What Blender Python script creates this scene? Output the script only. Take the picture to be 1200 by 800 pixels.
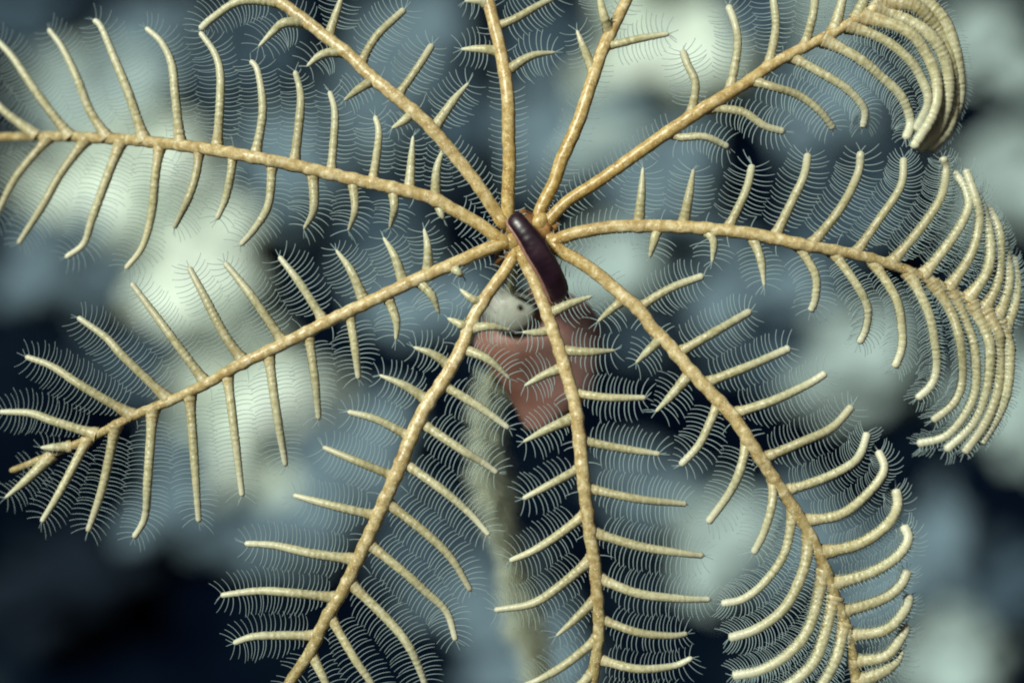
import bpy, math, random
import numpy as np
from mathutils import Vector, noise

random.seed(7)
rng = np.random.default_rng(7)
scene = bpy.context.scene
for o in list(bpy.data.objects):
    bpy.data.objects.remove(o)
col = scene.collection

# ------------------------------------------------------------------ camera
DIST = 0.8                       # metres from the lens to the feather star
S = 0.36 / 1200                  # metres per photo pixel at that distance
cam_d = bpy.data.cameras.new('camera')
cam = bpy.data.objects.new('camera', cam_d)
col.objects.link(cam)
cam.location = (0, -DIST, 0)
cam.rotation_euler = (math.radians(90), 0, 0)
cam_d.sensor_width = 36
cam_d.lens = 36 * DIST / 0.36
cam_d.clip_start = 0.02
cam_d.clip_end = 60
cam_d.dof.use_dof = True
cam_d.dof.focus_distance = DIST
cam_d.dof.aperture_fstop = 3.4
scene.camera = cam

# ------------------------------------------------------------------ light
SUN_EL, SUN_AZ = math.radians(25), math.radians(-32)      # from behind and above the lens, a little left
world = bpy.data.worlds.new('World')
scene.world = world
world.use_nodes = True
wn = world.node_tree
sky = wn.nodes.new('ShaderNodeTexSky')
sky.sky_type = 'NISHITA'
sky.sun_disc = False
sky.sun_elevation = SUN_EL
sky.sun_rotation = math.pi + SUN_AZ
wn.links.new(sky.outputs[0], wn.nodes['Background'].inputs[0])
wn.nodes['Background'].inputs[1].default_value = 0.015
sun_d = bpy.data.lights.new('sun', 'SUN')
sun_d.energy = 4.8
sun_d.angle = math.radians(10.0)      # several lamps beside the lens: soft-edged shade
sun_d.color = (0.95, 0.98, 0.86)
sun = bpy.data.objects.new('sun', sun_d)
col.objects.link(sun)
to_sun = Vector((math.sin(SUN_AZ) * math.cos(SUN_EL), -math.cos(SUN_AZ) * math.cos(SUN_EL), math.sin(SUN_EL)))
sun.rotation_euler = to_sun.to_track_quat('Z', 'Y').to_euler()
sun.location = to_sun * 5

scene.view_settings.view_transform = 'Standard'
scene.view_settings.look = 'None'
scene.view_settings.gamma = 1
scene.view_settings.exposure = 0.12
scene.render.engine = 'CYCLES'
scene.cycles.use_denoising = True
scene.cycles.use_adaptive_sampling = False
scene.cycles.max_bounces = 6
scene.cycles.transparent_max_bounces = 24
scene.cycles.filter_width = 1.9

# ------------------------------------------------------------------ helpers
def at(px, py, y=0.0):
    k = S * (DIST + y) / DIST
    return Vector(((px - 600) * k, y, (400 - py) * k))

def tag(o, label=None, cat=None, group=None, kind=None):
    if label: o['label'] = label
    if cat: o['category'] = cat
    if group: o['group'] = group
    if kind: o['kind'] = kind
    return o

def empty(name, loc):
    o = bpy.data.objects.new(name, None)
    o.empty_display_size = 0.01
    col.objects.link(o)
    o.location = loc
    o['_o'] = tuple(loc)
    return o

def link(name, verts, faces, mat, parent=None, origin=(0, 0, 0), smooth=True, attr=None):
    origin = np.array(origin, float)
    me = bpy.data.meshes.new(name)
    v = np.asarray(verts, float) - origin
    f = np.asarray(faces, np.int32)
    if f.ndim == 2:
        n, w = f.shape
        me.vertices.add(len(v)); me.vertices.foreach_set('co', v.ravel())
        me.loops.add(n * w); me.loops.foreach_set('vertex_index', f.ravel())
        me.polygons.add(n)
        me.polygons.foreach_set('loop_start', np.arange(n, dtype=np.int32) * w)
        me.update(calc_edges=True)
    me.validate()
    me.polygons.foreach_set('use_smooth', np.full(len(me.polygons), smooth))
    if attr is not None:
        a = me.attributes.new('along', 'FLOAT', 'POINT')
        a.data.foreach_set('value', np.asarray(attr, np.float32))
    me.materials.append(mat)
    o = bpy.data.objects.new(name, me)
    col.objects.link(o)
    po = np.zeros(3)
    if parent is not None:
        o.parent = parent
        po = np.array(parent['_o'])
    o.location = origin - po
    o['_o'] = tuple(origin)
    return o

def spline(pts, step):
    """Catmull-Rom through pts, resampled about every `step`; returns positions, arc length."""
    P = np.array(pts, float)
    if len(P) == 2:
        P = np.array([P[0], (P[0] + P[1]) / 2, P[1]])
    Q = np.vstack([2 * P[0] - P[1], P, 2 * P[-1] - P[-2]])
    out = []
    for i in range(1, len(Q) - 2):
        p0, p1, p2, p3 = Q[i - 1], Q[i], Q[i + 1], Q[i + 2]
        t = np.linspace(0, 1, 24, endpoint=False)[:, None]
        out.append(0.5 * ((2 * p1) + (-p0 + p2) * t + (2 * p0 - 5 * p1 + 4 * p2 - p3) * t ** 2 + (-p0 + 3 * p1 - 3 * p2 + p3) * t ** 3))
    out.append(P[-1:])
    C = np.vstack(out)
    L = np.r_[0, np.cumsum(np.linalg.norm(np.diff(C, axis=0), axis=1))]
    n = max(4, int(L[-1] / step) + 1)
    s = np.linspace(0, L[-1], n)
    return np.column_stack([np.interp(s, L, C[:, k]) for k in range(3)]), s

def frames(C):
    T = np.gradient(C, axis=0)
    T /= np.linalg.norm(T, axis=1)[:, None] + 1e-12
    N = np.array([0, -1.0, 0]) - T * (-T[:, 1:2])          # towards the viewer's side of the animal
    N /= np.linalg.norm(N, axis=1)[:, None] + 1e-9
    B = np.cross(T, N)
    return T, N, B

def tube(C, R, sides=12, flat=1.0, wob=None):
    """R: radius for each ring (n,) ; wob: (n, sides) multiplier."""
    T, N, B = frames(C)
    n = len(C)
    a = np.linspace(0, 2 * math.pi, sides, endpoint=False)
    rr = np.asarray(R)[:, None] * np.ones((1, sides))
    if wob is not None: rr = rr * wob
    V = C[:, None, :] + rr[..., None] * (np.cos(a)[None, :, None] * B[:, None, :] + flat * np.sin(a)[None, :, None] * N[:, None, :])
    V = V.reshape(-1, 3)
    i = np.arange(n - 1)[:, None]; j = np.arange(sides)[None, :]; j2 = (j + 1) % sides
    F = np.stack([i * sides + j, i * sides + j2, (i + 1) * sides + j2, (i + 1) * sides + j], -1).reshape(-1, 4)
    # caps as fans to a centre vertex (degenerate quads avoided: rounded by last small ring)
    return V, F

def hairs(roots, dirs, bends, lengths, r0, r1, sides=4, K=7, scale=None):
    """many curved filaments in one mesh; roots/dirs/bends (n,3); a filament starts along dirs and turns to bends."""
    n = len(roots)
    t = np.linspace(0, 1, K)
    ang = t[None, :, None]
    D = dirs[:, None, :] * (1 - ang) + bends[:, None, :] * ang
    D /= np.linalg.norm(D, axis=2)[..., None] + 1e-9
    step = (lengths / (K - 1))[:, None, None] * D
    C = roots[:, None, :] + np.concatenate([np.zeros((n, 1, 3)), np.cumsum(step[:, :-1], axis=1)], axis=1)
    ref = np.cross(dirs, bends); ref /= np.linalg.norm(ref, axis=1)[:, None] + 1e-9
    U = np.repeat(ref[:, None, :], K, 1)
    W = np.cross(D, U); W /= np.linalg.norm(W, axis=2)[..., None] + 1e-9
    a = np.linspace(0, 2 * math.pi, sides, endpoint=False)
    R = (r0 * (1 - t) + r1 * t)[None, :, None, None] * (np.ones(n) if scale is None else scale)[:, None, None, None]
    V = C[:, :, None, :] + R * (np.cos(a)[None, None, :, None] * U[:, :, None, :] + np.sin(a)[None, None, :, None] * W[:, :, None, :])
    V = V.reshape(-1, 3)
    h = np.arange(n)[:, None, None] * K * sides
    i = np.arange(K - 1)[None, :, None]; j = np.arange(sides)[None, None, :]; j2 = (j + 1) % sides
    F = np.stack([h + i * sides + j, h + i * sides + j2, h + (i + 1) * sides + j2, h + (i + 1) * sides + j], -1).reshape(-1, 4)
    cap = np.arange(n)[:, None] * K * sides + (K - 1) * sides + np.arange(4)[None, :] if sides == 4 else None
    if cap is not None: F = np.vstack([F, cap])
    return V, F

# ------------------------------------------------------------------ materials
class NT:
    def __init__(self, name):
        self.m = bpy.data.materials.new(name); self.m.use_nodes = True
        self.t = self.m.node_tree; self.b = self.t.nodes['Principled BSDF']; self.out = self.t.nodes['Material Output']
    def n(self, typ, **kw):
        x = self.t.nodes.new(typ)
        for k, v in kw.items(): setattr(x, k, v)
        return x
    def l(self, a, b): self.t.links.new(a, b)
    def coords(self): return self.n('ShaderNodeTexCoord').outputs['Object']
    def noise(self, scale, detail=4, vec=None, rough=0.6):
        x = self.n('ShaderNodeTexNoise'); x.inputs['Scale'].default_value = scale; x.inputs['Detail'].default_value = detail
        x.inputs['Roughness'].default_value = rough
        self.l(vec if vec is not None else self.coords(), x.inputs['Vector']); return x.outputs['Fac']
    def ramp(self, fac, stops):
        r = self.n('ShaderNodeValToRGB'); e = r.color_ramp.elements
        while len(e) < len(stops): e.new(0.5)
        for k, (p, c) in enumerate(stops): e[k].position = p; e[k].color = (*c, 1)
        self.l(fac, r.inputs[0]); return r.outputs['Color']
    def mix(self, fac, a, b, mode='MIX'):
        x = self.n('ShaderNodeMix', data_type='RGBA', blend_type=mode)
        for sock, val in ((x.inputs['Factor'], fac), (x.inputs['A'], a), (x.inputs['B'], b)):
            if isinstance(val, (int, float)): sock.default_value = val
            elif isinstance(val, tuple): sock.default_value = (*val, 1)
            else: self.l(val, sock)
        return x.outputs['Result']
    def bump(self, fac, strength, dist):
        x = self.n('ShaderNodeBump'); x.inputs['Strength'].default_value = strength; x.inputs['Distance'].default_value = dist
        self.l(fac, x.inputs['Height']); self.l(x.outputs[0], self.b.inputs['Normal'])

def mat_arm():
    k = NT('arm skin')
    al = k.n('ShaderNodeAttribute', attribute_name='along').outputs['Fac']
    nf = k.noise(420, 5)
    c0 = k.ramp(nf, [(0.32, (0.27, 0.155, 0.04)), (0.5, (0.42, 0.285, 0.09)), (0.70, (0.58, 0.46, 0.21))])
    c1 = k.ramp(nf, [(0.32, (0.36, 0.25, 0.105)), (0.5, (0.52, 0.405, 0.20)), (0.68, (0.72, 0.63, 0.43))])
    c2 = k.ramp(nf, [(0.32, (0.20, 0.15, 0.055)), (0.52, (0.31, 0.25, 0.11)), (0.70, (0.56, 0.49, 0.31))])
    hub = k.ramp(al, [(0.04, (0, 0, 0)), (0.17, (1, 1, 1))])
    c = k.mix(k.ramp(al, [(0.3, (0, 0, 0)), (1.0, (1, 1, 1))]), k.mix(hub, c0, c1), c2)
    c = k.mix(k.ramp(k.noise(75, 3), [(0.50, (0, 0, 0)), (0.70, (0.55, 0.55, 0.55))]), c, (0.27, 0.165, 0.055))
    sp = k.ramp(k.noise(1500, 2), [(0.60, (0, 0, 0)), (0.70, (1, 1, 1))])
    c = k.mix(sp, c, (0.72, 0.62, 0.42))
    k.l(c, k.b.inputs['Base Color'])
    k.b.inputs['Roughness'].default_value = 0.34
    k.b.inputs['Specular IOR Level'].default_value = 0.45
    k.b.inputs['Subsurface Weight'].default_value = 0.15
    k.b.inputs['Subsurface Radius'].default_value = (1.0, 0.6, 0.25)
    k.b.inputs['Subsurface Scale'].default_value = 0.0015
    k.bump(k.noise(700, 4), 0.4, 0.0004)
    return k.m

def mat_pinnule():
    k = NT('pinnule skin')
    al = k.n('ShaderNodeAttribute', attribute_name='along').outputs['Fac']
    base = k.ramp(al, [(0.0, (0.40, 0.295, 0.125)), (0.2, (0.33, 0.295, 0.145)), (0.5, (0.345, 0.33, 0.18)), (0.75, (0.44, 0.44, 0.30)), (1.0, (0.60, 0.62, 0.52))])
    c = k.mix(k.ramp(k.noise(700, 4), [(0.35, (0, 0, 0)), (0.7, (1, 1, 1))]), base, (0.58, 0.56, 0.42))
    rnd = k.n('ShaderNodeObjectInfo').outputs['Random']
    c = k.mix(0.55, c, k.mix(1.0, c, k.ramp(rnd, [(0.0, (0.62, 0.56, 0.42)), (0.4, (0.88, 0.86, 0.78)), (0.8, (1.0, 0.98, 0.92)), (1.0, (1.0, 0.92, 0.74))]), 'MULTIPLY'))
    k.l(c, k.b.inputs['Base Color'])
    k.b.inputs['Roughness'].default_value = 0.36
    k.b.inputs['Specular IOR Level'].default_value = 0.4
    k.b.inputs['Subsurface Weight'].default_value = 0.2
    k.b.inputs['Subsurface Radius'].default_value = (0.8, 0.7, 0.4)
    k.b.inputs['Subsurface Scale'].default_value = 0.0012
    k.bump(k.noise(1300, 3), 0.45, 0.0003)
    return k.m

def mat_feet(name, color, alpha):
    k = NT(name)
    tr = k.n('ShaderNodeBsdfTransparent')
    df = k.n('ShaderNodeBsdfDiffuse'); df.inputs[0].default_value = (*color, 1)
    tl = k.n('ShaderNodeBsdfTranslucent'); tl.inputs[0].default_value = (*color, 1)
    m1 = k.n('ShaderNodeMixShader'); m1.inputs[0].default_value = 0.3
    k.l(df.outputs[0], m1.inputs[1]); k.l(tl.outputs[0], m1.inputs[2])
    m2 = k.n('ShaderNodeMixShader'); m2.inputs[0].default_value = alpha
    k.l(tr.outputs[0], m2.inputs[1]); k.l(m1.outputs[0], m2.inputs[2])
    k.l(m2.outputs[0], k.out.inputs['Surface'])
    return k.m

def mat_simple(name, stops, scale, rough, bump=(0.3, 0.001, 200), spec=0.4, detail=5):
    k = NT(name)
    k.l(k.ramp(k.noise(scale, detail), stops), k.b.inputs['Base Color'])
    k.b.inputs['Roughness'].default_value = rough
    k.b.inputs['Specular IOR Level'].default_value = spec
    if bump: k.bump(k.noise(bump[2], 4), bump[0], bump[1])
    return k.m

M_ARM, M_PIN = mat_arm(), mat_pinnule()
M_FEET = mat_feet('tube foot tissue', (0.46, 0.58, 0.60), 0.46)
M_DISC = mat_simple('disc skin', [(0.3, (0.09, 0.035, 0.014)), (0.55, (0.24, 0.115, 0.035)), (0.75, (0.45, 0.28, 0.10))], 160, 0.5, (0.5, 0.0006, 700))
M_WORM = mat_simple('dark glossy skin', [(0.3, (0.008, 0.003, 0.007)), (0.7, (0.026, 0.010, 0.020))], 120, 0.36, (0.15, 0.0004, 500), 0.5)
M_RIM = mat_simple('pinkish rim skin', [(0.3, (0.22, 0.10, 0.08)), (0.7, (0.36, 0.20, 0.16))], 300, 0.4, None)
M_SEABED = mat_simple('darkened basalt and silt', [(0.40, (0.0008, 0.002, 0.006)), (0.58, (0.002, 0.005, 0.011)), (0.68, (0.010, 0.018, 0.027)), (0.80, (0.07, 0.088, 0.095))], 5.0, 0.95, (0.6, 0.02, 25), 0.0)  # basalt toned near-black to imitate the dark water between the rocks

# ------------------------------------------------------------------ seabed: a floor that rises into a rock face
def wall_y(z): return 2.55 + 0.22 * z
prof = [(-1.6, -0.85), (-0.8, -0.83), (0.0, -0.82), (0.8, -0.82), (1.5, -0.80), (2.0, -0.74), (2.28, -0.62), (2.42, -0.45)]
prof += [(wall_y(z), z) for z in np.linspace(-0.3, 3.2, 36)]
PR = np.array(prof); L = np.r_[0, np.cumsum(np.hypot(*np.diff(PR, axis=0).T))]
sv = np.linspace(0, L[-1], 150)
py_, pz_ = np.interp(sv, L, PR[:, 0]), np.interp(sv, L, PR[:, 1])
xs = np.linspace(-3.6, 3.6, 160)
V = []
for y, z in zip(py_, pz_):
    for x in xs:
        d = 0.10 * noise.fractal(Vector((x * 2.2, y * 2.2, z * 2.2)), 1.0, 2.0, 5) + 0.05 * noise.noise(Vector((x * 7, y * 7, z * 7)))
        V.append((x, y - d * (0.9 if z > -0.6 else 0.1), z + d * (0.2 if z > -0.6 else 0.8)))
nx = len(xs)
i = np.arange(len(sv) - 1)[:, None]; j = np.arange(nx - 1)[None, :]
F = np.stack([i * nx + j, i * nx + j + 1, (i + 1) * nx + j + 1, (i + 1) * nx + j], -1).reshape(-1, 4)
tag(link('seabed', V, F, M_SEABED), kind='structure')

# ------------------------------------------------------------------ boulders on the rock face
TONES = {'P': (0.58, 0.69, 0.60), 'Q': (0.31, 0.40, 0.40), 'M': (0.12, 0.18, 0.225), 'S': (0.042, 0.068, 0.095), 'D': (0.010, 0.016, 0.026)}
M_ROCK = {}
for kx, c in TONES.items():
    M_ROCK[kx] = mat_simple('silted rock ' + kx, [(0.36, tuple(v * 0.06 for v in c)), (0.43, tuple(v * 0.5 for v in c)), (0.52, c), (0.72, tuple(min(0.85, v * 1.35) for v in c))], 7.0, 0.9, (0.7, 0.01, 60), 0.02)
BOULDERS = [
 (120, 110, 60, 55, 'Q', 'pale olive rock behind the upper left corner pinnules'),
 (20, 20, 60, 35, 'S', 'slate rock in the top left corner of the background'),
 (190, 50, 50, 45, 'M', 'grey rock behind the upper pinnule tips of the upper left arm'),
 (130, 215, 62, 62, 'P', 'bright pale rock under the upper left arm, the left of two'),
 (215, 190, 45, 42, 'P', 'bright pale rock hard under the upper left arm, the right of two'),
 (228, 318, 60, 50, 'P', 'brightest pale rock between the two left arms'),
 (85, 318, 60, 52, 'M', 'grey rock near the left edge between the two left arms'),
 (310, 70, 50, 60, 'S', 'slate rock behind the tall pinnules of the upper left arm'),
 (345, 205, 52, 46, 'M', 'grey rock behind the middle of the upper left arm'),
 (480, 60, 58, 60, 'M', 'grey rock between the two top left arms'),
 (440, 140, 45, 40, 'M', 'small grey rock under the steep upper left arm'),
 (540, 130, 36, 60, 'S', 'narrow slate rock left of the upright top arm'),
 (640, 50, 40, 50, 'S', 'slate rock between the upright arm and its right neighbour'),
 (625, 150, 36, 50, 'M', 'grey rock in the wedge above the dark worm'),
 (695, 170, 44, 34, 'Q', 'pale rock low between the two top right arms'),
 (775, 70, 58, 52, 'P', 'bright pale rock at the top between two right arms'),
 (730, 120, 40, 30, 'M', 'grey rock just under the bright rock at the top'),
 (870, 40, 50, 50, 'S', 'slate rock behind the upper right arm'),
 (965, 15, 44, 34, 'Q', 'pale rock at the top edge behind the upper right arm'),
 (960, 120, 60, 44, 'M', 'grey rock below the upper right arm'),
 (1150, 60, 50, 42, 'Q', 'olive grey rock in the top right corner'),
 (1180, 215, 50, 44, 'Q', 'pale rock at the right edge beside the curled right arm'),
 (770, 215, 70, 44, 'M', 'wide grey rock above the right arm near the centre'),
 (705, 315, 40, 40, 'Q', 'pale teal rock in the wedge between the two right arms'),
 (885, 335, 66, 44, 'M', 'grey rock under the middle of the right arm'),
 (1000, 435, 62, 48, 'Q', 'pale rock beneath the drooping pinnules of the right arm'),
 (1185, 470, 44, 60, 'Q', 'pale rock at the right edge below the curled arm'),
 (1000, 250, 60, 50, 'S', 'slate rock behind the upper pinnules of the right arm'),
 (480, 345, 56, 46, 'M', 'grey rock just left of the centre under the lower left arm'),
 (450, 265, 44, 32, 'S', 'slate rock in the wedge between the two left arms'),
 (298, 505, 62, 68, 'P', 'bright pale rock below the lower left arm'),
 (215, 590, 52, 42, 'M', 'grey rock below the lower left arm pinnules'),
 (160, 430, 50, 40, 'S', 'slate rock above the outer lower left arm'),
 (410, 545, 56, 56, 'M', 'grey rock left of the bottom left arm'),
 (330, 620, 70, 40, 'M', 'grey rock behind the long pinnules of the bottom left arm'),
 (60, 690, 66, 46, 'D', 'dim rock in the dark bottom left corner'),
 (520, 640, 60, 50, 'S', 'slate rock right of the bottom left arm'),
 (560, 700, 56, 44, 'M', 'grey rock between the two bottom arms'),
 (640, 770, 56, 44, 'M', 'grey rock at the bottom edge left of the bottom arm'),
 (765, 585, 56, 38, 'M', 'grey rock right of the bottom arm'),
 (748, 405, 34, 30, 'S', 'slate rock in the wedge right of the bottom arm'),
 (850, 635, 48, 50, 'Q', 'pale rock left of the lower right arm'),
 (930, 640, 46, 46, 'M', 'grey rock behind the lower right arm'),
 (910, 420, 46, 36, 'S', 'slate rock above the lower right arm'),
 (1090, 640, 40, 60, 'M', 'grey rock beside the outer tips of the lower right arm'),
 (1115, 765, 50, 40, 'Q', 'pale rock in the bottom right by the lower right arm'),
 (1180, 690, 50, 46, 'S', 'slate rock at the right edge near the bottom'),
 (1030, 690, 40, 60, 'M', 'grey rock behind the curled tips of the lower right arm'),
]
def ico(sub):
    import bmesh
    bm = bmesh.new(); bmesh.ops.create_icosphere(bm, subdivisions=sub, radius=1)
    v = np.array([p.co[:] for p in bm.verts]); f = np.array([[p.index for p in q.verts] for q in bm.faces]); bm.free()
    return v, f
ICO_V, ICO_F = ico(4)
def lumpy(rx, ry, rz, seed, amp=0.35, freq=1.6):
    out = np.empty_like(ICO_V)
    off = Vector((seed * 3.7, seed * 1.3, seed * 2.1))
    for q, v in enumerate(ICO_V):
        p = Vector(v)
        d = 1 + amp * noise.fractal(p * freq + off, 1.0, 2.0, 4)
        out[q] = (v[0] * rx * d, v[1] * ry * d, v[2] * rz * d)
    return out
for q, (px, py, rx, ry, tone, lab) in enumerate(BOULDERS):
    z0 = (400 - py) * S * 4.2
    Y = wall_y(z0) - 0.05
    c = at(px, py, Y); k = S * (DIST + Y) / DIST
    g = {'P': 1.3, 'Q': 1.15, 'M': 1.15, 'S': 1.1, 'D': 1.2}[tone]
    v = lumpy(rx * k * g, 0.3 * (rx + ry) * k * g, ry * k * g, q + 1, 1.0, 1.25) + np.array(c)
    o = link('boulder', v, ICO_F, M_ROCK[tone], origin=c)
    tag(o, lab, 'rock', 'blurred rocks on the rock face')

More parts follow.
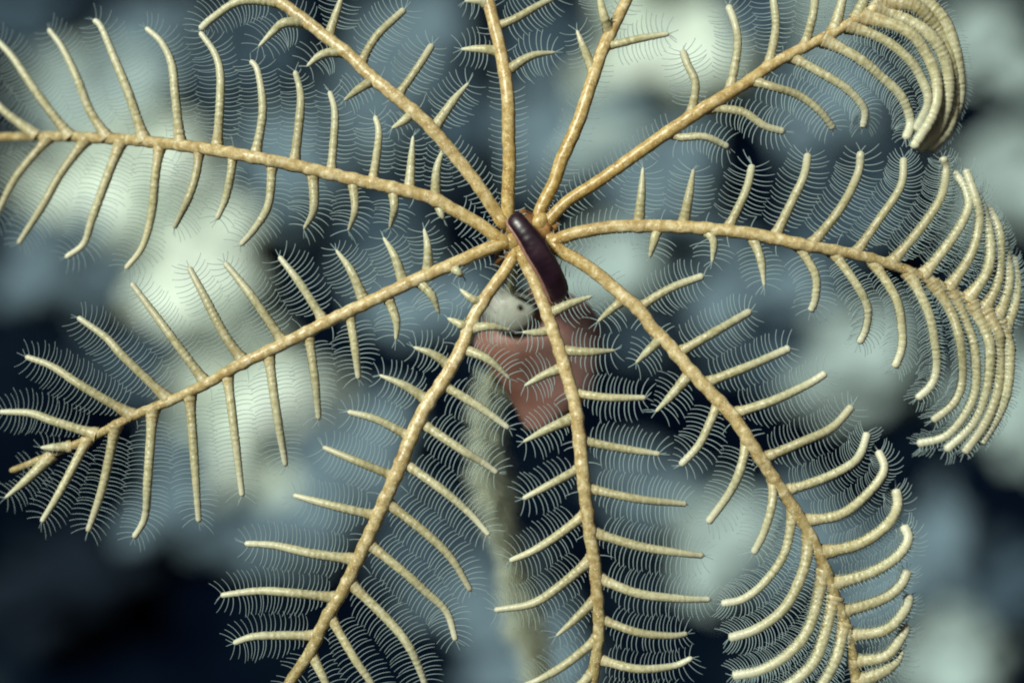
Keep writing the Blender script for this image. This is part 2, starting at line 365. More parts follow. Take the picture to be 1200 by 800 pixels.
# ------------------------------------------------------------------ feather star: arms and pinnules measured along their length
# each arm: path (photo px, px), depth in mm at the path's start / middle / end, radii px at the same,
# and its pinnules as lists of points from base to tip
ARMS = [
 dict(path=[(592,284),(562,263),(530,245),(505,232),(455,219),(400,207),(345,194),(295,184),(252,176),(207,170),(162,165),(115,162),(67,160),(37,160),(0,161),(-30,163)],
  d=(0,-4,62), r=(8.5,8,6), tw=0.0, pd=0.14, pins=[
  [(24,159),(0,128),(-15,100)],[(67,160),(45,112),(15,68),(-8,45)],[(115,161),(105,130),(90,92),(72,55),(58,33)],[(162,164),(150,112),(135,68),(120,35),(110,22)],
  [(207,169),(206,112),(200,75),(190,50),(172,31)],[(253,175),(259,125),(260,88),(252,62),(235,40)],[(300,184),(308,130),(303,85),(293,70)],[(345,193),(352,125),(350,100),(345,82)],
  [(388,205),(392,137),(386,105)],[(437,214),(444,160),(442,135)],[(480,224),(483,190),(484,160)],[(510,236),(513,198),(520,172)],
  [(40,161),(20,205),(0,245),(-8,262)],[(88,163),(69,205),(50,242),(20,286)],[(133,164),(125,202),(107,257),(97,285),(77,302)],[(182,167),(182,202),(177,250),(167,287),(147,315)],
  [(231,173),(230,205),(222,232),(202,267)],[(273,181),(270,205),(262,232),(255,258)],[(320,190),(315,237),(300,267),(282,285)],[(367,200),(366,245),(355,271)],
  [(413,210),(415,245),(409,271)],[(460,222),(463,245),(457,266)],[(512,240),(517,250),(521,258)]]),
 dict(path=[(590,262),(582,250),(562,220),(547,200),(520,167),(495,140),(460,110),(435,90),(410,65),(380,42),(355,22),(332,5),(312,-12)],
  d=(0,-3,10), r=(8.5,8.5,7.5), tw=0.1, pd=0.08, pins=[
  [(507,153),(532,120),(550,96)],[(465,114),(490,77),(507,51)],[(422,76),(442,42),(475,10)],[(383,44),(397,5),(402,-12)],
  [(485,132),(475,141),(460,151)],[(440,94),(422,103),(401,117)],[(402,60),(378,64),(359,77)],[(358,25),(335,29),(320,35),(302,52)],[(328,1),(282,3),(250,20),(232,35)]]),
 dict(path=[(596,258),(596,215),(597,190),(596,160),(595,112),(587,62),(577,20),(572,0),(567,-22)],
  d=(1,-2,10), r=(8.5,8.5,7.5), tw=0.0, pd=0.08, pins=[
  [(587,60),(566,57),(540,57)],[(574,6),(560,1),(545,2)],[(592,84),(622,67),(652,61)],[(580,30),(605,23),(630,7),(652,-3)]]),
 dict(path=[(630,258),(635,242),(650,212),(657,190),(677,145),(692,100),(707,57),(720,30),(732,5),(744,-22)],
  d=(2,2,12), r=(9.5,8.5,7), tw=0.0, pd=0.05, pins=[
  [(710,52),(725,51),(750,45),(784,40)],[(697,85),(690,68),(680,50),(675,37)],[(716,38),(707,20),(702,0),(698,-20)]]),
 dict(path=[(640,262),(665,236),(702,212),(750,178),(787,152),(825,127),(850,112),(875,97),(900,79),(930,62),(970,42),(1000,25),(1025,10),(1042,-3),(1055,-14)],
  d=(2,-2,14), r=(9,8,6), tw=0.25, pd=0.12, pins=[
  [(809,136),(814,100),(807,75),(800,59)],[(855,109),(864,57),(860,30),(854,7)],[(902,78),(910,37),(907,0),(903,-25)],[(945,54),(952,20),(955,0),(955,-25)],[(980,37),(987,0),(990,-20)],[(1007,21),(1015,0),(1018,-15)],[(1032,5),(1035,-15)],
  [(782,153),(798,159),(825,162),(855,172)],[(828,126),(870,132),(897,147),(920,157)],[(880,94),(905,102),(935,112),(960,132),(977,152)],[(926,64),(967,87),(995,107),(1012,130),(1012,150)],
  [(966,44),(1005,67),(1035,90),(1057,115),(1067,142),(1060,165)],[(996,28),(1035,47),(1062,67),(1080,90),(1085,120),(1072,155)],[(1015,16),(1062,37),(1087,65),(1097,100),(1092,137),(1067,172)],
  [(1028,8),(1050,15),(1087,40),(1107,72),(1112,112),(1100,150),(1075,175)],[(1040,-2),(1070,7),(1100,35),(1115,70),(1120,112),(1110,150),(1085,173)],[(1048,-8),(1078,-4),(1106,25),(1119,65),(1123,108),(1116,140)]]),
 dict(path=[(648,284),(660,278),(680,272),(717,266),(755,265),(800,266),(840,269),(880,274),(910,280),(937,286),(975,293),(1010,300),(1050,312),(1087,327),(1117,342),(1145,358),(1167,375),(1181,392),(1188,415)],
  d=(0,-4,16), r=(8.5,8,4.5), tw=0.42, pd=0.10, pins=[
  [(748,265),(751,230),(752,195)],[(800,266),(807,228),(814,198)],[(852,269),(873,225),(882,190)],[(907,278),(927,237),(942,205),(947,180)],[(950,287),(982,245),(1005,205),(1009,177)],
  [(1003,298),(1032,257),(1055,220),(1060,185)],[(1045,310),(1082,265),(1102,230),(1109,200),(1103,185)],[(1083,325),(1115,282),(1131,245),(1130,220),(1117,202)],[(1114,341),(1137,297),(1147,262),(1143,235),(1128,200)],
  [(1137,354),(1155,322),(1161,290),(1156,255),(1142,222)],[(1156,366),(1167,335),(1171,305),(1168,270),(1156,240)],[(1169,378),(1177,355),(1182,325),(1179,290),(1170,262)],[(1179,390),(1188,360),(1191,330),(1188,300)],
  [(772,266),(767,280),(759,302)],[(824,268),(834,285),(835,308)],[(880,275),(892,300),(897,337)],[(934,286),(955,320),(956,345),(950,367)],[(975,294),(1002,332),(1015,362),(1014,385),(1007,403)],
  [(1022,304),(1047,350),(1057,385),(1058,408),(1047,432)],[(1066,319),(1085,365),(1093,400),(1099,430),(1090,452),(1072,467)],[(1094,331),(1112,365),(1125,400),(1127,442),(1117,472),(1092,496)],
  [(1117,343),(1135,380),(1142,410),(1142,455),(1130,487),(1107,510),(1075,520)],[(1140,356),(1153,385),(1158,410),(1155,455),(1140,497),(1107,528)],[(1158,368),(1168,390),(1173,410),(1170,455),(1155,495),(1130,530)],[(1172,381),(1181,400),(1183,420),(1180,455),(1170,485),(1148,518)]]),
 dict(path=[(648,286),(660,296),(680,307),(705,325),(730,347),(750,364),(765,385),(782,402),(810,435),(835,462),(860,489),(880,520),(900,550),(915,573),(930,595),(948,624),(963,656),(975,689),(987,722),(996,752),(1003,794),(1007,825)],
  d=(0,-6,14), r=(8.5,8.5,6.5), tw=-0.35, pd=0.08, pins=[
  [(746,362),(785,340),(824,325)],[(793,414),(830,391),(880,364)],[(824,449),(875,430),(905,417),(926,409)],[(857,485),(905,472),(945,452),(970,436)],[(892,537),(937,517),(975,500),(1000,477)],
  [(917,576),(962,562),(995,545),(1010,532),(1017,507)],[(940,611),(985,600),(1018,577),(1034,550),(1030,527)],[(960,649),(1005,638),(1038,617),(1051,593),(1048,573)],[(974,687),(1020,671),(1050,653),(1062,632),(1059,614)],
  [(986,720),(1035,701),(1056,685),(1062,665)],[(994,748),(1035,737),(1059,716),(1065,698)],[(1000,779),(1035,768),(1056,748),(1062,730)],[(1004,803),(1030,790),(1050,775),(1058,760)],
  [(733,350),(716,362),(700,377)],[(776,396),(762,410),(746,426)],[(810,436),(787,462),(767,482)],[(842,470),(833,495),(818,522),(799,546)],[(876,514),(866,550),(853,580),(829,612)],
  [(906,560),(903,590),(894,625),(882,650)],[(930,596),(920,645),(897,680),(870,701),(846,707)],[(950,628),(939,671),(918,710),(885,737),(852,747)],[(967,668),(951,731),(924,764),(894,785),(858,792)],[(979,700),(960,764),(936,795),(900,815)],[(990,733),(981,770),(966,800),(940,825)]]),
 dict(path=[(610,296),(618,314),(627,332),(642,370),(653,402),(665,442),(674,475),(678,505),(683,555),(688,598),(692,629),(697,662),(700,698),(702,734),(699,765),(695,794),(690,822)],
  d=(-1,-8,2), r=(7.5,8.5,7), tw=0.0, pd=0.06, pins=[
  [(645,386),(632,390),(611,390)],[(661,430),(640,440),(614,452)],[(674,488),(645,500),(614,516)],[(681,546),(650,565),(612,584)],[(687,600),(654,629),(624,646),(595,657)],
  [(695,652),(657,684),(624,706),(578,715)],[(699,700),(672,725),(651,745)],[(701,748),(665,778),(632,796),(612,806)],[(697,786),(680,800),(655,818)],
  [(643,368),(668,357),(696,346)],[(655,410),(690,410),(721,411)],[(671,460),(712,466),(757,467)],[(679,515),(725,525),(775,532)],[(685,570),(745,583),(805,590)],
  [(691,622),(747,640),(797,647),(826,650)],[(697,675),(747,695),(797,701),(832,701)],[(701,724),(747,739),(785,744),(808,742)],[(700,772),(747,783),(790,781),(812,768)],[(694,806),(740,812),(790,808)]]),
 dict(path=[(604,298),(590,320),(575,340),(562,360),(550,382),(542,405),(522,442),(500,475),(482,512),(467,550),(449,590),(434,624),(417,660),(401,693),(381,726),(365,761),(343,794),(328,820)],
  d=(-1,-8,2), r=(7.5,9,7), tw=0.0, pd=0.06, pins=[
  [(566,353),(555,350),(540,337)],[(550,384),(540,380),(525,372)],[(529,430),(507,415),(484,407)],[(503,470),(475,452),(447,439)],[(483,512),(442,492),(409,481)],[(464,558),(425,542),(400,531),(378,525)],
  [(444,604),(392,594),(343,580)],[(420,655),(365,649),(324,638),(288,638)],[(397,700),(343,694),(304,691),(258,699)],[(373,745),(324,745),(295,747),(271,753)],
  [(548,386),(572,384),(600,386)],[(540,408),(572,422),(599,445)],[(517,450),(560,477),(596,502)],[(491,493),(540,525),(565,540),(586,556)],[(472,540),(517,572),(549,602),(574,627)],
  [(452,586),(500,625),(530,654),(552,691)],[(430,634),(472,671),(500,693),(522,717),(534,750)],[(408,680),(456,728),(480,756),(494,789),(500,812)],[(386,720),(417,770),(434,794),(447,822)],[(364,764),(379,797),(390,825)]]),
 dict(path=[(592,284),(565,294),(530,310),(487,328),(430,355),(385,376),(352,393),(315,411),(280,428),(241,450),(196,471),(154,488),(108,512),(63,531),(30,545),(11,552)],
  d=(0,-7,24), r=(8.5,7.5,4.2), tw=0.0, pd=0.08, pins=[
  [(501,321),(501,290),(496,268)],[(473,333),(462,300),(449,279)],[(428,355),(412,317),(392,291)],[(381,377),(350,332),(326,300)],[(334,402),(300,355),(280,328),(262,307)],[(287,425),(262,390),(237,345),(222,312)],
  [(241,449),(202,395),(180,365),(154,332)],[(197,470),(147,418),(125,396),(92,370)],[(153,488),(98,453),(63,430),(28,418)],[(108,511),(63,492),(35,485),(0,481)],[(76,526),(63,524),(47,523)],
  [(528,311),(536,320),(544,326)],[(488,328),(505,347),(514,367)],[(453,344),(464,375),(465,400)],[(409,365),(416,405),(422,446)],[(361,388),(370,440),(374,493)],[(315,411),(325,480),(334,548)],
  [(266,436),(276,502),(283,583)],[(221,460),(227,555),(233,614)],[(177,479),(174,560),(170,605),(156,632)],[(132,499),(119,569),(101,623)],[(97,517),(70,576),(47,611)],[(55,535),(30,562),(5,582)]]),
]
star_o = at(622, 280, 0.012)
star = empty('feather_star', star_o)
tag(star, 'cream and amber feather star with ten spread feathery arms', 'feather star')

PINSTEP = 1.6 * S
FEET = []
n_p = 0
for ai, A in enumerate(ARMS):
    P2 = np.array(A['path'], float)
    l2 = np.r_[0, np.cumsum(np.hypot(*np.diff(P2, axis=0).T))]; u = l2 / l2[-1]
    d = np.interp(u, [0, 0.12, 0.5, 1], [A['d'][0], A['d'][0] * 0.6 + A['d'][1] * 0.4, A['d'][1], A['d'][2]]) / 1000
    pts = [at(p[0], p[1], q) for p, q in zip(P2, d)]
    pts = [Vector(0.45 * np.array(at(624, 279, 0.012)) + 0.55 * np.array(pts[0])) + Vector((0, 0.003, 0))] + pts
    C, s = spline(pts, 1.3 * S)
    t = s / s[-1]
    R = np.interp(t, [0, 0.5, 1], np.array(A['r']) * 0.94 * S)
    # arm plates: alternating wedge-shaped ossicles give a knobbly, zig-zag outline
    if ai in (3, 4): R = R * np.interp(t, [0, 0.1, 0.35], [1, 0.86, 1])
    per = 11.0 * S
    sd = 14
    a = np.linspace(0, 2 * math.pi, sd, endpoint=False)
    ph = s[:, None] / per * 2 * math.pi
    grow = np.clip((t - 0.05) / 0.2, 0, 1)[:, None] * (0.45 if ai in (2, 3, 4) else 0.8)
    wob = 1 + grow * (0.055 * np.cos(a)[None, :] * np.sin(ph * 0.5) + 0.035 * (np.abs(np.sin(ph * 0.5 + 0.6 * np.cos(a)[None, :])) - 0.6))
    nz = np.array([[noise.noise(Vector((c[0] * 260 + 9 * ai, c[2] * 260, q * 0.7))) for q in range(sd)] for c in C])
    nz = (nz + np.roll(nz, 1, 1)) / 2
    wob = wob + (0.03 if ai in (2, 3, 4) else 0.055) * nz
    jn = (s[:, None] / (9.5 * S) + 0.22 * np.cos(a)[None, :] * np.sign(np.sin(s / (9.5 * S) * math.pi))[:, None]) % 1.0
    wob = wob - 0.055 * grow * np.exp(-((np.minimum(jn, 1 - jn)) / 0.11) ** 2)
    base_l = []
    for pn in A['pins']:
        b = np.array(at(pn[0][0], pn[0][1], 0)); k = np.argmin((C[:, 0] - b[0]) ** 2 + (C[:, 2] - b[2]) ** 2)
        base_l.append(k)
        R = R * (1 + 0.08 * np.exp(-((s - s[k]) / (5 * S)) ** 2))
    e = np.clip((s[-1] - s) / (7 * S), 0, 1); R = R * np.sqrt(np.clip(1 - (1 - e) ** 2, 0.004, 1))
    org = np.array(pts[0])
    V, F = tube(C, R, sd, 0.92, wob)
    arm = link('arm', V, F, M_ARM, star, org, attr=np.repeat(t * {2: 0.17, 3: 0.15, 4: 0.19, 1: 0.6}.get(ai, 1.0), sd))
    FEET.append(dict(arm=arm, org=org, C=C, s=s, R=R, pins=[], base=[]))
    # pinnules
    for pn, k in zip(A['pins'], base_l):
        yb = C[k, 1]
        p2 = np.array(pn, float); ll = np.r_[0, np.cumsum(np.hypot(*np.diff(p2, axis=0).T))]
        Lp = ll[-1]
        slope = A['pd'] + random.uniform(-0.05, 0.05)
        yy = yb - 0.0012 * np.sin(np.pi * ll / Lp) + slope * S * Lp * (ll / Lp) ** 1.5
        pp = [at(a_, b_, c_) for (a_, b_), c_ in zip(p2, yy)]
        pp[0] = Vector(0.4 * np.array(pp[0]) + 0.6 * C[k]) + Vector((0, 0.55 * R[k], 0))
        for m_ in range(1, len(pp)): pp[m_] = pp[m_] + Vector((random.gauss(0, 1.1) * S, random.gauss(0, 3) * S, random.gauss(0, 1.1) * S))
        Cp, sp = spline(pp, PINSTEP); tp = sp / sp[-1]
        w = 4.25 + (0.9 if A['tw'] > 0.2 or A['tw'] < -0.2 else 0) * np.clip((k / len(C) - 0.62) / 0.2, 0, 1) + (1.8 if ai == 4 else 0.8 if ai == 5 else 1.2 if ai == 6 else 0) * np.clip((k / len(C) - (0.66 if ai == 6 else 0.84)) / 0.08, 0, 1) + min(1.3, Lp / 110) + random.uniform(-0.25, 0.25)
        if Lp < 75: Rp = np.interp(tp, [0, 0.2, 0.6, 1], [w * 1.7, w * 1.3, w * 0.98, w * 0.35]) * S
        else: Rp = np.interp(tp, [0, 0.07, 0.16, 0.6, 1], [w * 1.75, w * 1.3, w * 1.05, w * 0.95, w * (0.62 if not A['tw'] else 0.88)]) * S
        bead = 6.2 * S
        Rp = Rp * (1 + 0.05 * (np.abs(np.sin(sp / bead * math.pi)) - 0.6) + 0.035 * rng.standard_normal(len(sp)))
        e = np.clip((sp[-1] - sp) / (4 * S), 0, 1); Rp = Rp * np.sqrt(np.clip(1 - (1 - e) ** 2, 0.01, 1))
        V, F = tube(Cp, Rp, 8, 0.95)
        link('pinnule', V, F, M_PIN, arm, np.array(pp[0]), attr=np.repeat(tp, 8)); n_p += 1
        sd_ = np.sign((Cp[-1] - C[k]) @ np.cross(np.gradient(C, axis=0)[k], [0, -1.0, 0]))
        FEET[-1]['base'].append((s[k], sd_))
        tfrac = k / len(C)
        FEET[-1]['pins'].append((Cp, sp, Rp, Lp, A['tw'] * np.clip((tfrac - 0.35) / 0.4, 0, 1), 0.5 if A['tw'] > 0.2 and tfrac > 0.86 else 1.0))

# tube feet, once every pinnule is known: a foot stops where it would meet its neighbour's row
nrm = lambda X: np.array(X) / np.linalg.norm(np.array(X), axis=1)[:, None]
SKP, SKI, sid = [], [], 0
for fi, Fd in enumerate(FEET):
    Fd['id'] = sid; SKP.append(Fd['C'][::6]); SKI.append(np.full(len(SKP[-1]), sid)); sid += 1
    Fd['pid'] = []
    for pn in Fd['pins']:
        Fd['pid'].append(sid); q = pn[0][6::4]; SKP.append(q); SKI.append(np.full(len(q), sid)); sid += 1
SKP = np.vstack(SKP)[:, [0, 2]]; SKI = np.concatenate(SKI)
n_f = 0
for Fd in FEET:
    roots, dirs, bends, lens, own = [], [], [], [], []
    C, s, R = Fd['C'], Fd['s'], Fd['R']
    T, N, B = frames(C)
    for q in range(18, len(C) - 12, 5):
        for sg in (-1, 1):
            if random.random() < 0.08: continue
            if any(b_[1] == sg and abs(b_[0] - s[q]) < 24 * S for b_ in Fd['base']): continue
            lean = 0.2 + random.uniform(-0.15, 0.15)
            sv = B[q] * sg * math.cos(lean) + N[q] * math.sin(lean)
            roots.append(C[q] + sv * R[q] * 0.8); dirs.append(sv + T[q] * random.uniform(0.0, 0.2)); bends.append(sv * 0.8 + T[q] * random.uniform(0.3, 0.6))
            lens.append(random.uniform(14, 19) * S); own.append(Fd['id'])
    for (Cp, sp, Rp, Lp, tw, short), pid in zip(Fd['pins'], Fd['pid']):
        Tp, Np, Bp = frames(Cp)
        st = (3.9 if abs(tw) > 0.2 else 5.2) * S
        for sg in (-1, 1):
            x = 13 * S + random.uniform(0, 4) * S
            ph1, ph2 = random.uniform(0, 6), random.uniform(0, 6)
            while x < sp[-1] * 0.995:
                q = min(len(Cp) - 1, int(round(x / sp[-1] * (len(Cp) - 1)))); f = x / sp[-1]
                lean = 0.15 + sg * tw + 0.10 * math.sin(x / S / 30 + ph1) + random.uniform(-0.06, 0.06)
                sv = Bp[q] * sg * math.cos(lean) + Np[q] * math.sin(lean)
                toward = 0.10 * math.sin(x / S / 22 + ph2) + 0.9 * max(0, (f - 0.82) / 0.18) ** 1.5
                fold = max(0.0, (f - 0.5) / 0.5) if abs(tw) > 0.2 else 0.0      # crowded outer tips: the feet lie along the pinnule
                toward += 0.25 * fold
                dd = sv - Tp[q] * (0.18 - toward); bb = sv * 0.8 + Tp[q] * (0.45 + toward + 0.9 * fold + random.uniform(-0.08, 0.08))
                roots.append(Cp[q] + sv * Rp[q] * 0.7); dirs.append(dd); bends.append(bb); own.append(pid)
                lens.append(random.uniform(24, 28.5) * S * min(1, 0.62 + Lp / 140) * (1 - 0.25 * max(0, f - 0.8) / 0.2) * (1 - 0.1 * fold) * short)
                x += st * random.uniform(0.84, 1.16) * (1 - 0.2 * fold)
        if abs(tw) > 0.33:                                             # crowded outer pinnules carry a second, upright row
            x = 8 * S
            while x < sp[-1] * 0.99:
                q = min(len(Cp) - 1, int(round(x / sp[-1] * (len(Cp) - 1))))
                for sg in (-1, 1):
                    lean = random.uniform(0.5, 0.62)
                    sv = Bp[q] * sg * math.cos(lean) + Np[q] * math.sin(lean)
                    roots.append(Cp[q] + sv * Rp[q] * 0.8); dirs.append(sv + Tp[q] * 0.1); bends.append(sv + Tp[q] * 0.5); own.append(pid)
                    lens.append(random.uniform(7, 8.2) * S)
                x += 4.4 * S * random.uniform(0.95, 1.05)
        for _ in range(2):
            aa = random.uniform(-0.7, 0.7); sv = Bp[-1] * math.sin(aa) + Tp[-1] * math.cos(aa)
            roots.append(Cp[-2]); dirs.append(sv); bends.append(sv + Bp[-1] * aa * 0.6); lens.append(random.uniform(9, 15) * S); own.append(pid)
    roots, dirs, bends, lens, own = np.array(roots), nrm(dirs), nrm(bends), np.array(lens), np.array(own)
    n_f += len(roots)
    far = np.linalg.norm((roots - np.array(star_o))[:, [0, 2]], axis=1) / S
    fine = np.interp(far, [60, 260, 560], [1.0, 0.95, 0.62 if abs(Fd['pins'][-1][4]) < 0.2 else 0.9])               # finer outwards: smaller feet there, thinned also to imitate light falloff and blur
    # walk out along each foot and keep the part that lies nearer to its own row
    keep = np.ones(len(roots)); open_ = np.ones(len(roots), bool)
    for t_ in np.linspace(0.2, 1.0, 9):
        D = dirs * (1 - t_ * 0.5) + bends * t_ * 0.5; D /= np.linalg.norm(D, axis=1)[:, None]
        E = (roots + D * (lens * t_)[:, None])[:, [0, 2]]
        for c0 in range(0, len(E), 400):
            e = E[c0:c0 + 400]
            d2 = (e[:, 0:1] - SKP[None, :, 0]) ** 2 + (e[:, 1:2] - SKP[None, :, 1]) ** 2
            mine = SKI[None, :] == own[c0:c0 + 400, None]
            do = np.sqrt(np.where(mine, d2, 9).min(1)); dn = np.sqrt(np.where(mine, 9, d2).min(1))
            hit = (dn < do * 0.92) & open_[c0:c0 + 400]
            idx = np.where(hit)[0] + c0
            keep[idx] = t_; open_[idx] = False
    lens = np.maximum(lens * keep, 5.5 * S) * rng.uniform(0.86, 1.05, len(lens))
    V, F = hairs(roots, dirs, bends, lens, 0.82 * S, 0.5 * S, scale=fine)
    tag(link('tube_feet', V, F, M_FEET, Fd['arm'], Fd['org']), kind='stuff')
print('feet', n_f)

# central disc and the five forked ray bases
v = lumpy(36 * S, 17 * S, 33 * S, 71, 0.34, 2.6) + np.array(at(621, 280, 0.003))
link('disc', v, ICO_F, M_DISC, star, at(624, 279, 0.006))
for (x0, y0), (x1, y1), r in [((612,275),(590,255),11),((625,272),(639,250),12),((630,280),(655,281),11),((618,285),(607,302),11),((612,282),(588,284),11)]:
    C, s = spline([at(x0, y0, 0.004), at((x0 + x1) / 2, (y0 + y1) / 2, 0.001), at(x1, y1, 0.0005)], 1.5 * S)
    t = s / s[-1]
    V, F = tube(C, np.interp(t, [0, 0.6, 1], [r, r * 0.95, r * 0.55]) * S * np.sqrt(np.clip(1 - (np.clip(t - 0.75, 0, 1) / 0.25) ** 2, 0.01, 1)), 14, 0.9)
    link('ray_base', V, F, M_ARM, star, np.array(at(x0, y0, 0.004)), attr=np.zeros(len(V)))
# curled cirri under the disc that grip the coral
for q in range(9):
    a = q / 9 * 2 * math.pi
    p0 = at(612 + 14 * math.cos(a), 292 + 12 * math.sin(a), 0.012)
    p1 = at(606 + 26 * math.cos(a), 304 + 16 * math.sin(a), 0.024)
    p2 = at(602 + 14 * math.cos(a), 318 + 8 * math.sin(a), 0.034)
    C, s = spline([p0, p1, p2], 1.5 * S)
    V, F = tube(C, np.interp(s / s[-1], [0, 1], [3.2, 1.6]) * S, 8)
    link('cirrus', V, F, M_DISC, star, p0)

# ------------------------------------------------------------------ dark glossy worm lying over the centre
wp = [(600,252,-7.0),(607,261,-9.2),(617,274,-10),(628,291,-10),(639,308,-9),(648,325,-7),(654,341,-4.5),(657,354,-2)]
C, s = spline([at(x, y, d / 1000) for x, y, d in wp], 0.8 * S); t = s / s[-1]
R = np.interp(t, [0, 0.15, 0.45, 0.8, 1], [10.2, 11, 13.6, 13.4, 11]) * S
e = np.clip(s / (10 * S), 0, 1); R = R * np.sqrt(np.clip(1 - (1 - e) ** 2, 0.003, 1)); e = np.clip((s[-1] - s) / (6 * S), 0, 1); R = R * np.sqrt(np.clip(1 - (1 - e) ** 2, 0.003, 1))
worm = empty('marine_worm', at(628, 291, -0.006))
tag(worm, 'glossy dark purple worm lying across the centre of the feather star', 'worm')
wr = np.array([[1 + 0.05 * noise.noise(Vector((x_ / S / 14, q / 4.0, 2))) + 0.03 * noise.noise(Vector((x_ / S / 5, q / 2.5, 7))) for q in range(24)] for x_ in s])
V, F = tube(C, R, 24, 0.62, wr)
link('body', V, F, M_WORM, worm, at(628, 291, -0.010))
T, N, B = frames(C)
side = -1 if (C + B * 0.01)[len(C) // 2, 0] > C[len(C) // 2, 0] else 1
Cr = C + side * B * (R * 1.0)[:, None] + N * 0.0002
V, F = tube(Cr[3:-3], np.full(len(Cr) - 6, 2.3 * S), 8)
link('rim', V, F, M_RIM, worm, at(628, 291, -0.008))

# ------------------------------------------------------------------ coral branch the star clings to, running down and back to the seabed
M_CORAL = mat_simple('coral axis', [(0.3, (0.28, 0.27, 0.13)), (0.6, (0.42, 0.41, 0.22)), (0.8, (0.52, 0.52, 0.34))], 120, 0.7, (0.5, 0.001, 400))
M_POLYP = mat_feet('coral polyp tissue', (0.76, 0.81, 0.66), 0.75)
cp = [(604,296,14),(600,330,45),(590,400,95),(578,450,130),(570,500,155),(576,570,190),(596,640,230),(614,720,275),(634,800,315),(660,1000,370),(660,1500,420)]
pts = [at(x, y, d / 1000) for x, y, d in cp]
pts = [p for p in pts if p.z > -0.74] + [Vector((0.03, 0.46, -0.84))]
C, s = spline(pts, 0.002); t = s / s[-1]
coral = empty('coral_branch', pts[-1])
tag(coral, 'pale yellowish green out-of-focus coral branch running down behind the feather star', 'coral')
R = np.interp(t, [0, 0.1, 0.25, 1], [4, 8, 12, 18]) * S
wob = np.array([[1 + 0.3 * noise.noise(Vector((c[0] * 90 + q * 0.6, c[2] * 90, q * 0.5))) for q in range(14)] for c in C])
V, F = tube(C, R, 14, 1.0, wob)
link('axis', V, F, M_CORAL, coral, pts[0])
T, N, B = frames(C)
roots, dirs, bends, lens = [], [], [], []
i0 = int(np.argmin(np.abs(C[:, 1] - 0.126))); i1 = len(C) - 30
for q in range(i0, i1):
    for _ in range(22):
        a = random.uniform(0, 2 * math.pi)
        sv = B[q] * math.cos(a) + N[q] * math.sin(a)
        thick = 0.75 + 0.6 * noise.noise(Vector((q * 0.035, 0, 3)))
        roots.append(C[q] + sv * R[q] * 0.9); dirs.append(sv + T[q] * random.uniform(-0.6, 0.6)); bends.append(sv * 0.7 + T[q] * random.uniform(-0.7, 0.9))
        lens.append(random.uniform(8, 40) * S * thick)
V, F = hairs(np.array(roots), nrm(dirs), nrm(bends), np.array(lens), 0.9 * S, 0.6 * S, K=5)
tag(link('polyps', V, F, M_POLYP, coral, pts[0]), kind='stuff')

# ------------------------------------------------------------------ soft reddish animal clinging behind the two bottom arms
def mat_soft():
    k = NT('soft reddish skin')
    sep = k.n('ShaderNodeSeparateXYZ'); k.l(k.coords(), sep.inputs[0])
    mr = k.n('ShaderNodeMapRange'); mr.inputs['From Min'].default_value = -0.012; mr.inputs['From Max'].default_value = 0.022
    k.l(sep.outputs['X'], mr.inputs['Value'])
    c = k.mix(mr.outputs[0], (0.27, 0.115, 0.08), (0.26, 0.15, 0.145))
    n = k.noise(90, 4)
    c = k.mix(k.ramp(n, [(0.4, (0, 0, 0)), (0.75, (0.5, 0.5, 0.5))]), c, (0.30, 0.20, 0.17))
    k.l(c, k.b.inputs['Base Color']); k.b.inputs['Roughness'].default_value = 0.5
    k.bump(k.noise(250, 4), 0.3, 0.001)
    return k.m
M_SOFT = mat_soft()
M_PALE = mat_simple('pale soft skin', [(0.35, (0.26, 0.25, 0.21)), (0.55, (0.40, 0.41, 0.35)), (0.75, (0.52, 0.55, 0.48))], 90, 0.4, (0.4, 0.001, 300))
M_EYE = mat_simple('dark eye', [(0.3, (0.004, 0.004, 0.005)), (0.7, (0.01, 0.009, 0.01))], 300, 0.2, None)
AY = 0.068
an = empty('soft_bodied_animal', at(630, 430, AY))
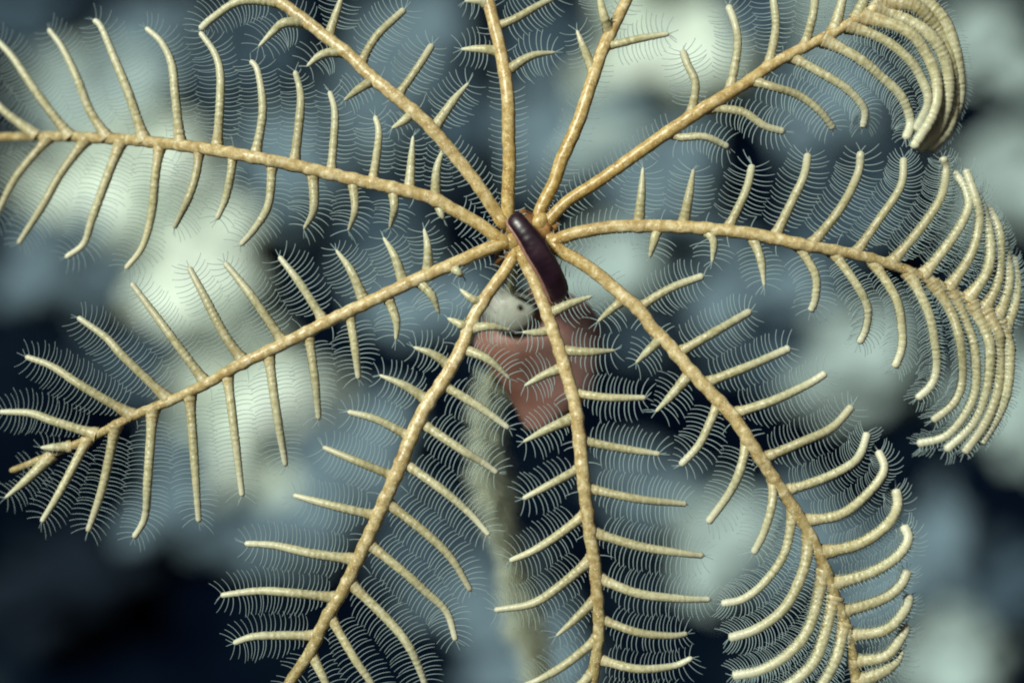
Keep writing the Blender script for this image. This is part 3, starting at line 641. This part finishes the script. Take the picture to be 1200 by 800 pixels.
tag(an, 'out-of-focus reddish brown soft-bodied animal with pale head behind the two bottom arms', 'animal')
rows = [(338,628,14),(344,632,40),(356,634,60),(372,634,66),(390,632,74),(405,630,76),(422,634,70),(440,641,60),(458,645,53),(474,644,42),(488,636,28),(500,630,16),(506,628,5)]
rows = np.array(rows, float)
yy = np.linspace(338, 506, 60)
cx = np.interp(yy, rows[:, 0], rows[:, 1]); hw = np.interp(yy, rows[:, 0], rows[:, 2])
ker = np.ones(7) / 7; hw[3:-3] = np.convolve(hw, ker, 'valid'); cx[3:-3] = np.convolve(cx, ker, 'valid'); hw[0] = hw[-1] = 0.5
V = []; ns = 36
for q in range(60):
    for m in range(ns):
        a = m / ns * 2 * math.pi
        w = hw[q] * (1 + 0.05 * noise.noise(Vector((math.cos(a) * 2, math.sin(a) * 2, yy[q] / 25))))
        p = at(cx[q] + w * math.cos(a), yy[q], AY); V.append((p.x, p.y - 0.50 * w * math.sin(a) * S, p.z))
i = np.arange(59)[:, None]; j = np.arange(ns)[None, :]; j2 = (j + 1) % ns
F = np.stack([i * ns + j, (i + 1) * ns + j, (i + 1) * ns + j2, i * ns + j2], -1).reshape(-1, 4)
link('body', V, F, M_SOFT, an, at(630, 430, AY))
hc = at(597, 362, AY - 0.014)
head = link('head', lumpy(33 * S, 16 * S, 29 * S, 33, 0.07, 1.6) + np.array(hc), ICO_F, M_PALE, an, hc)
hy = AY - 0.014 - 0.0045
ev = ICO_V * np.array([3.4, 3.0, 3.6]) * S + np.array(at(609, 360, hy)); link('eye', ev, ICO_F, M_EYE, head, at(609, 360, hy))
C, s = spline([at(597, 343, hy + 0.0008), at(607, 348, hy), at(617, 352, hy), at(626, 357, hy + 0.0008)], 1 * S)
V, F = tube(C, 2.6 * S * np.sin(np.linspace(0.1, math.pi - 0.1, len(C))), 8); link('eye_fold', V, F, M_EYE, head, at(607, 348, hy))

for o in bpy.data.objects:
    if '_o' in o: del o['_o']
print('pinnules', n_p, 'tris', sum(len(m.polygons) for m in bpy.data.meshes) * 2)
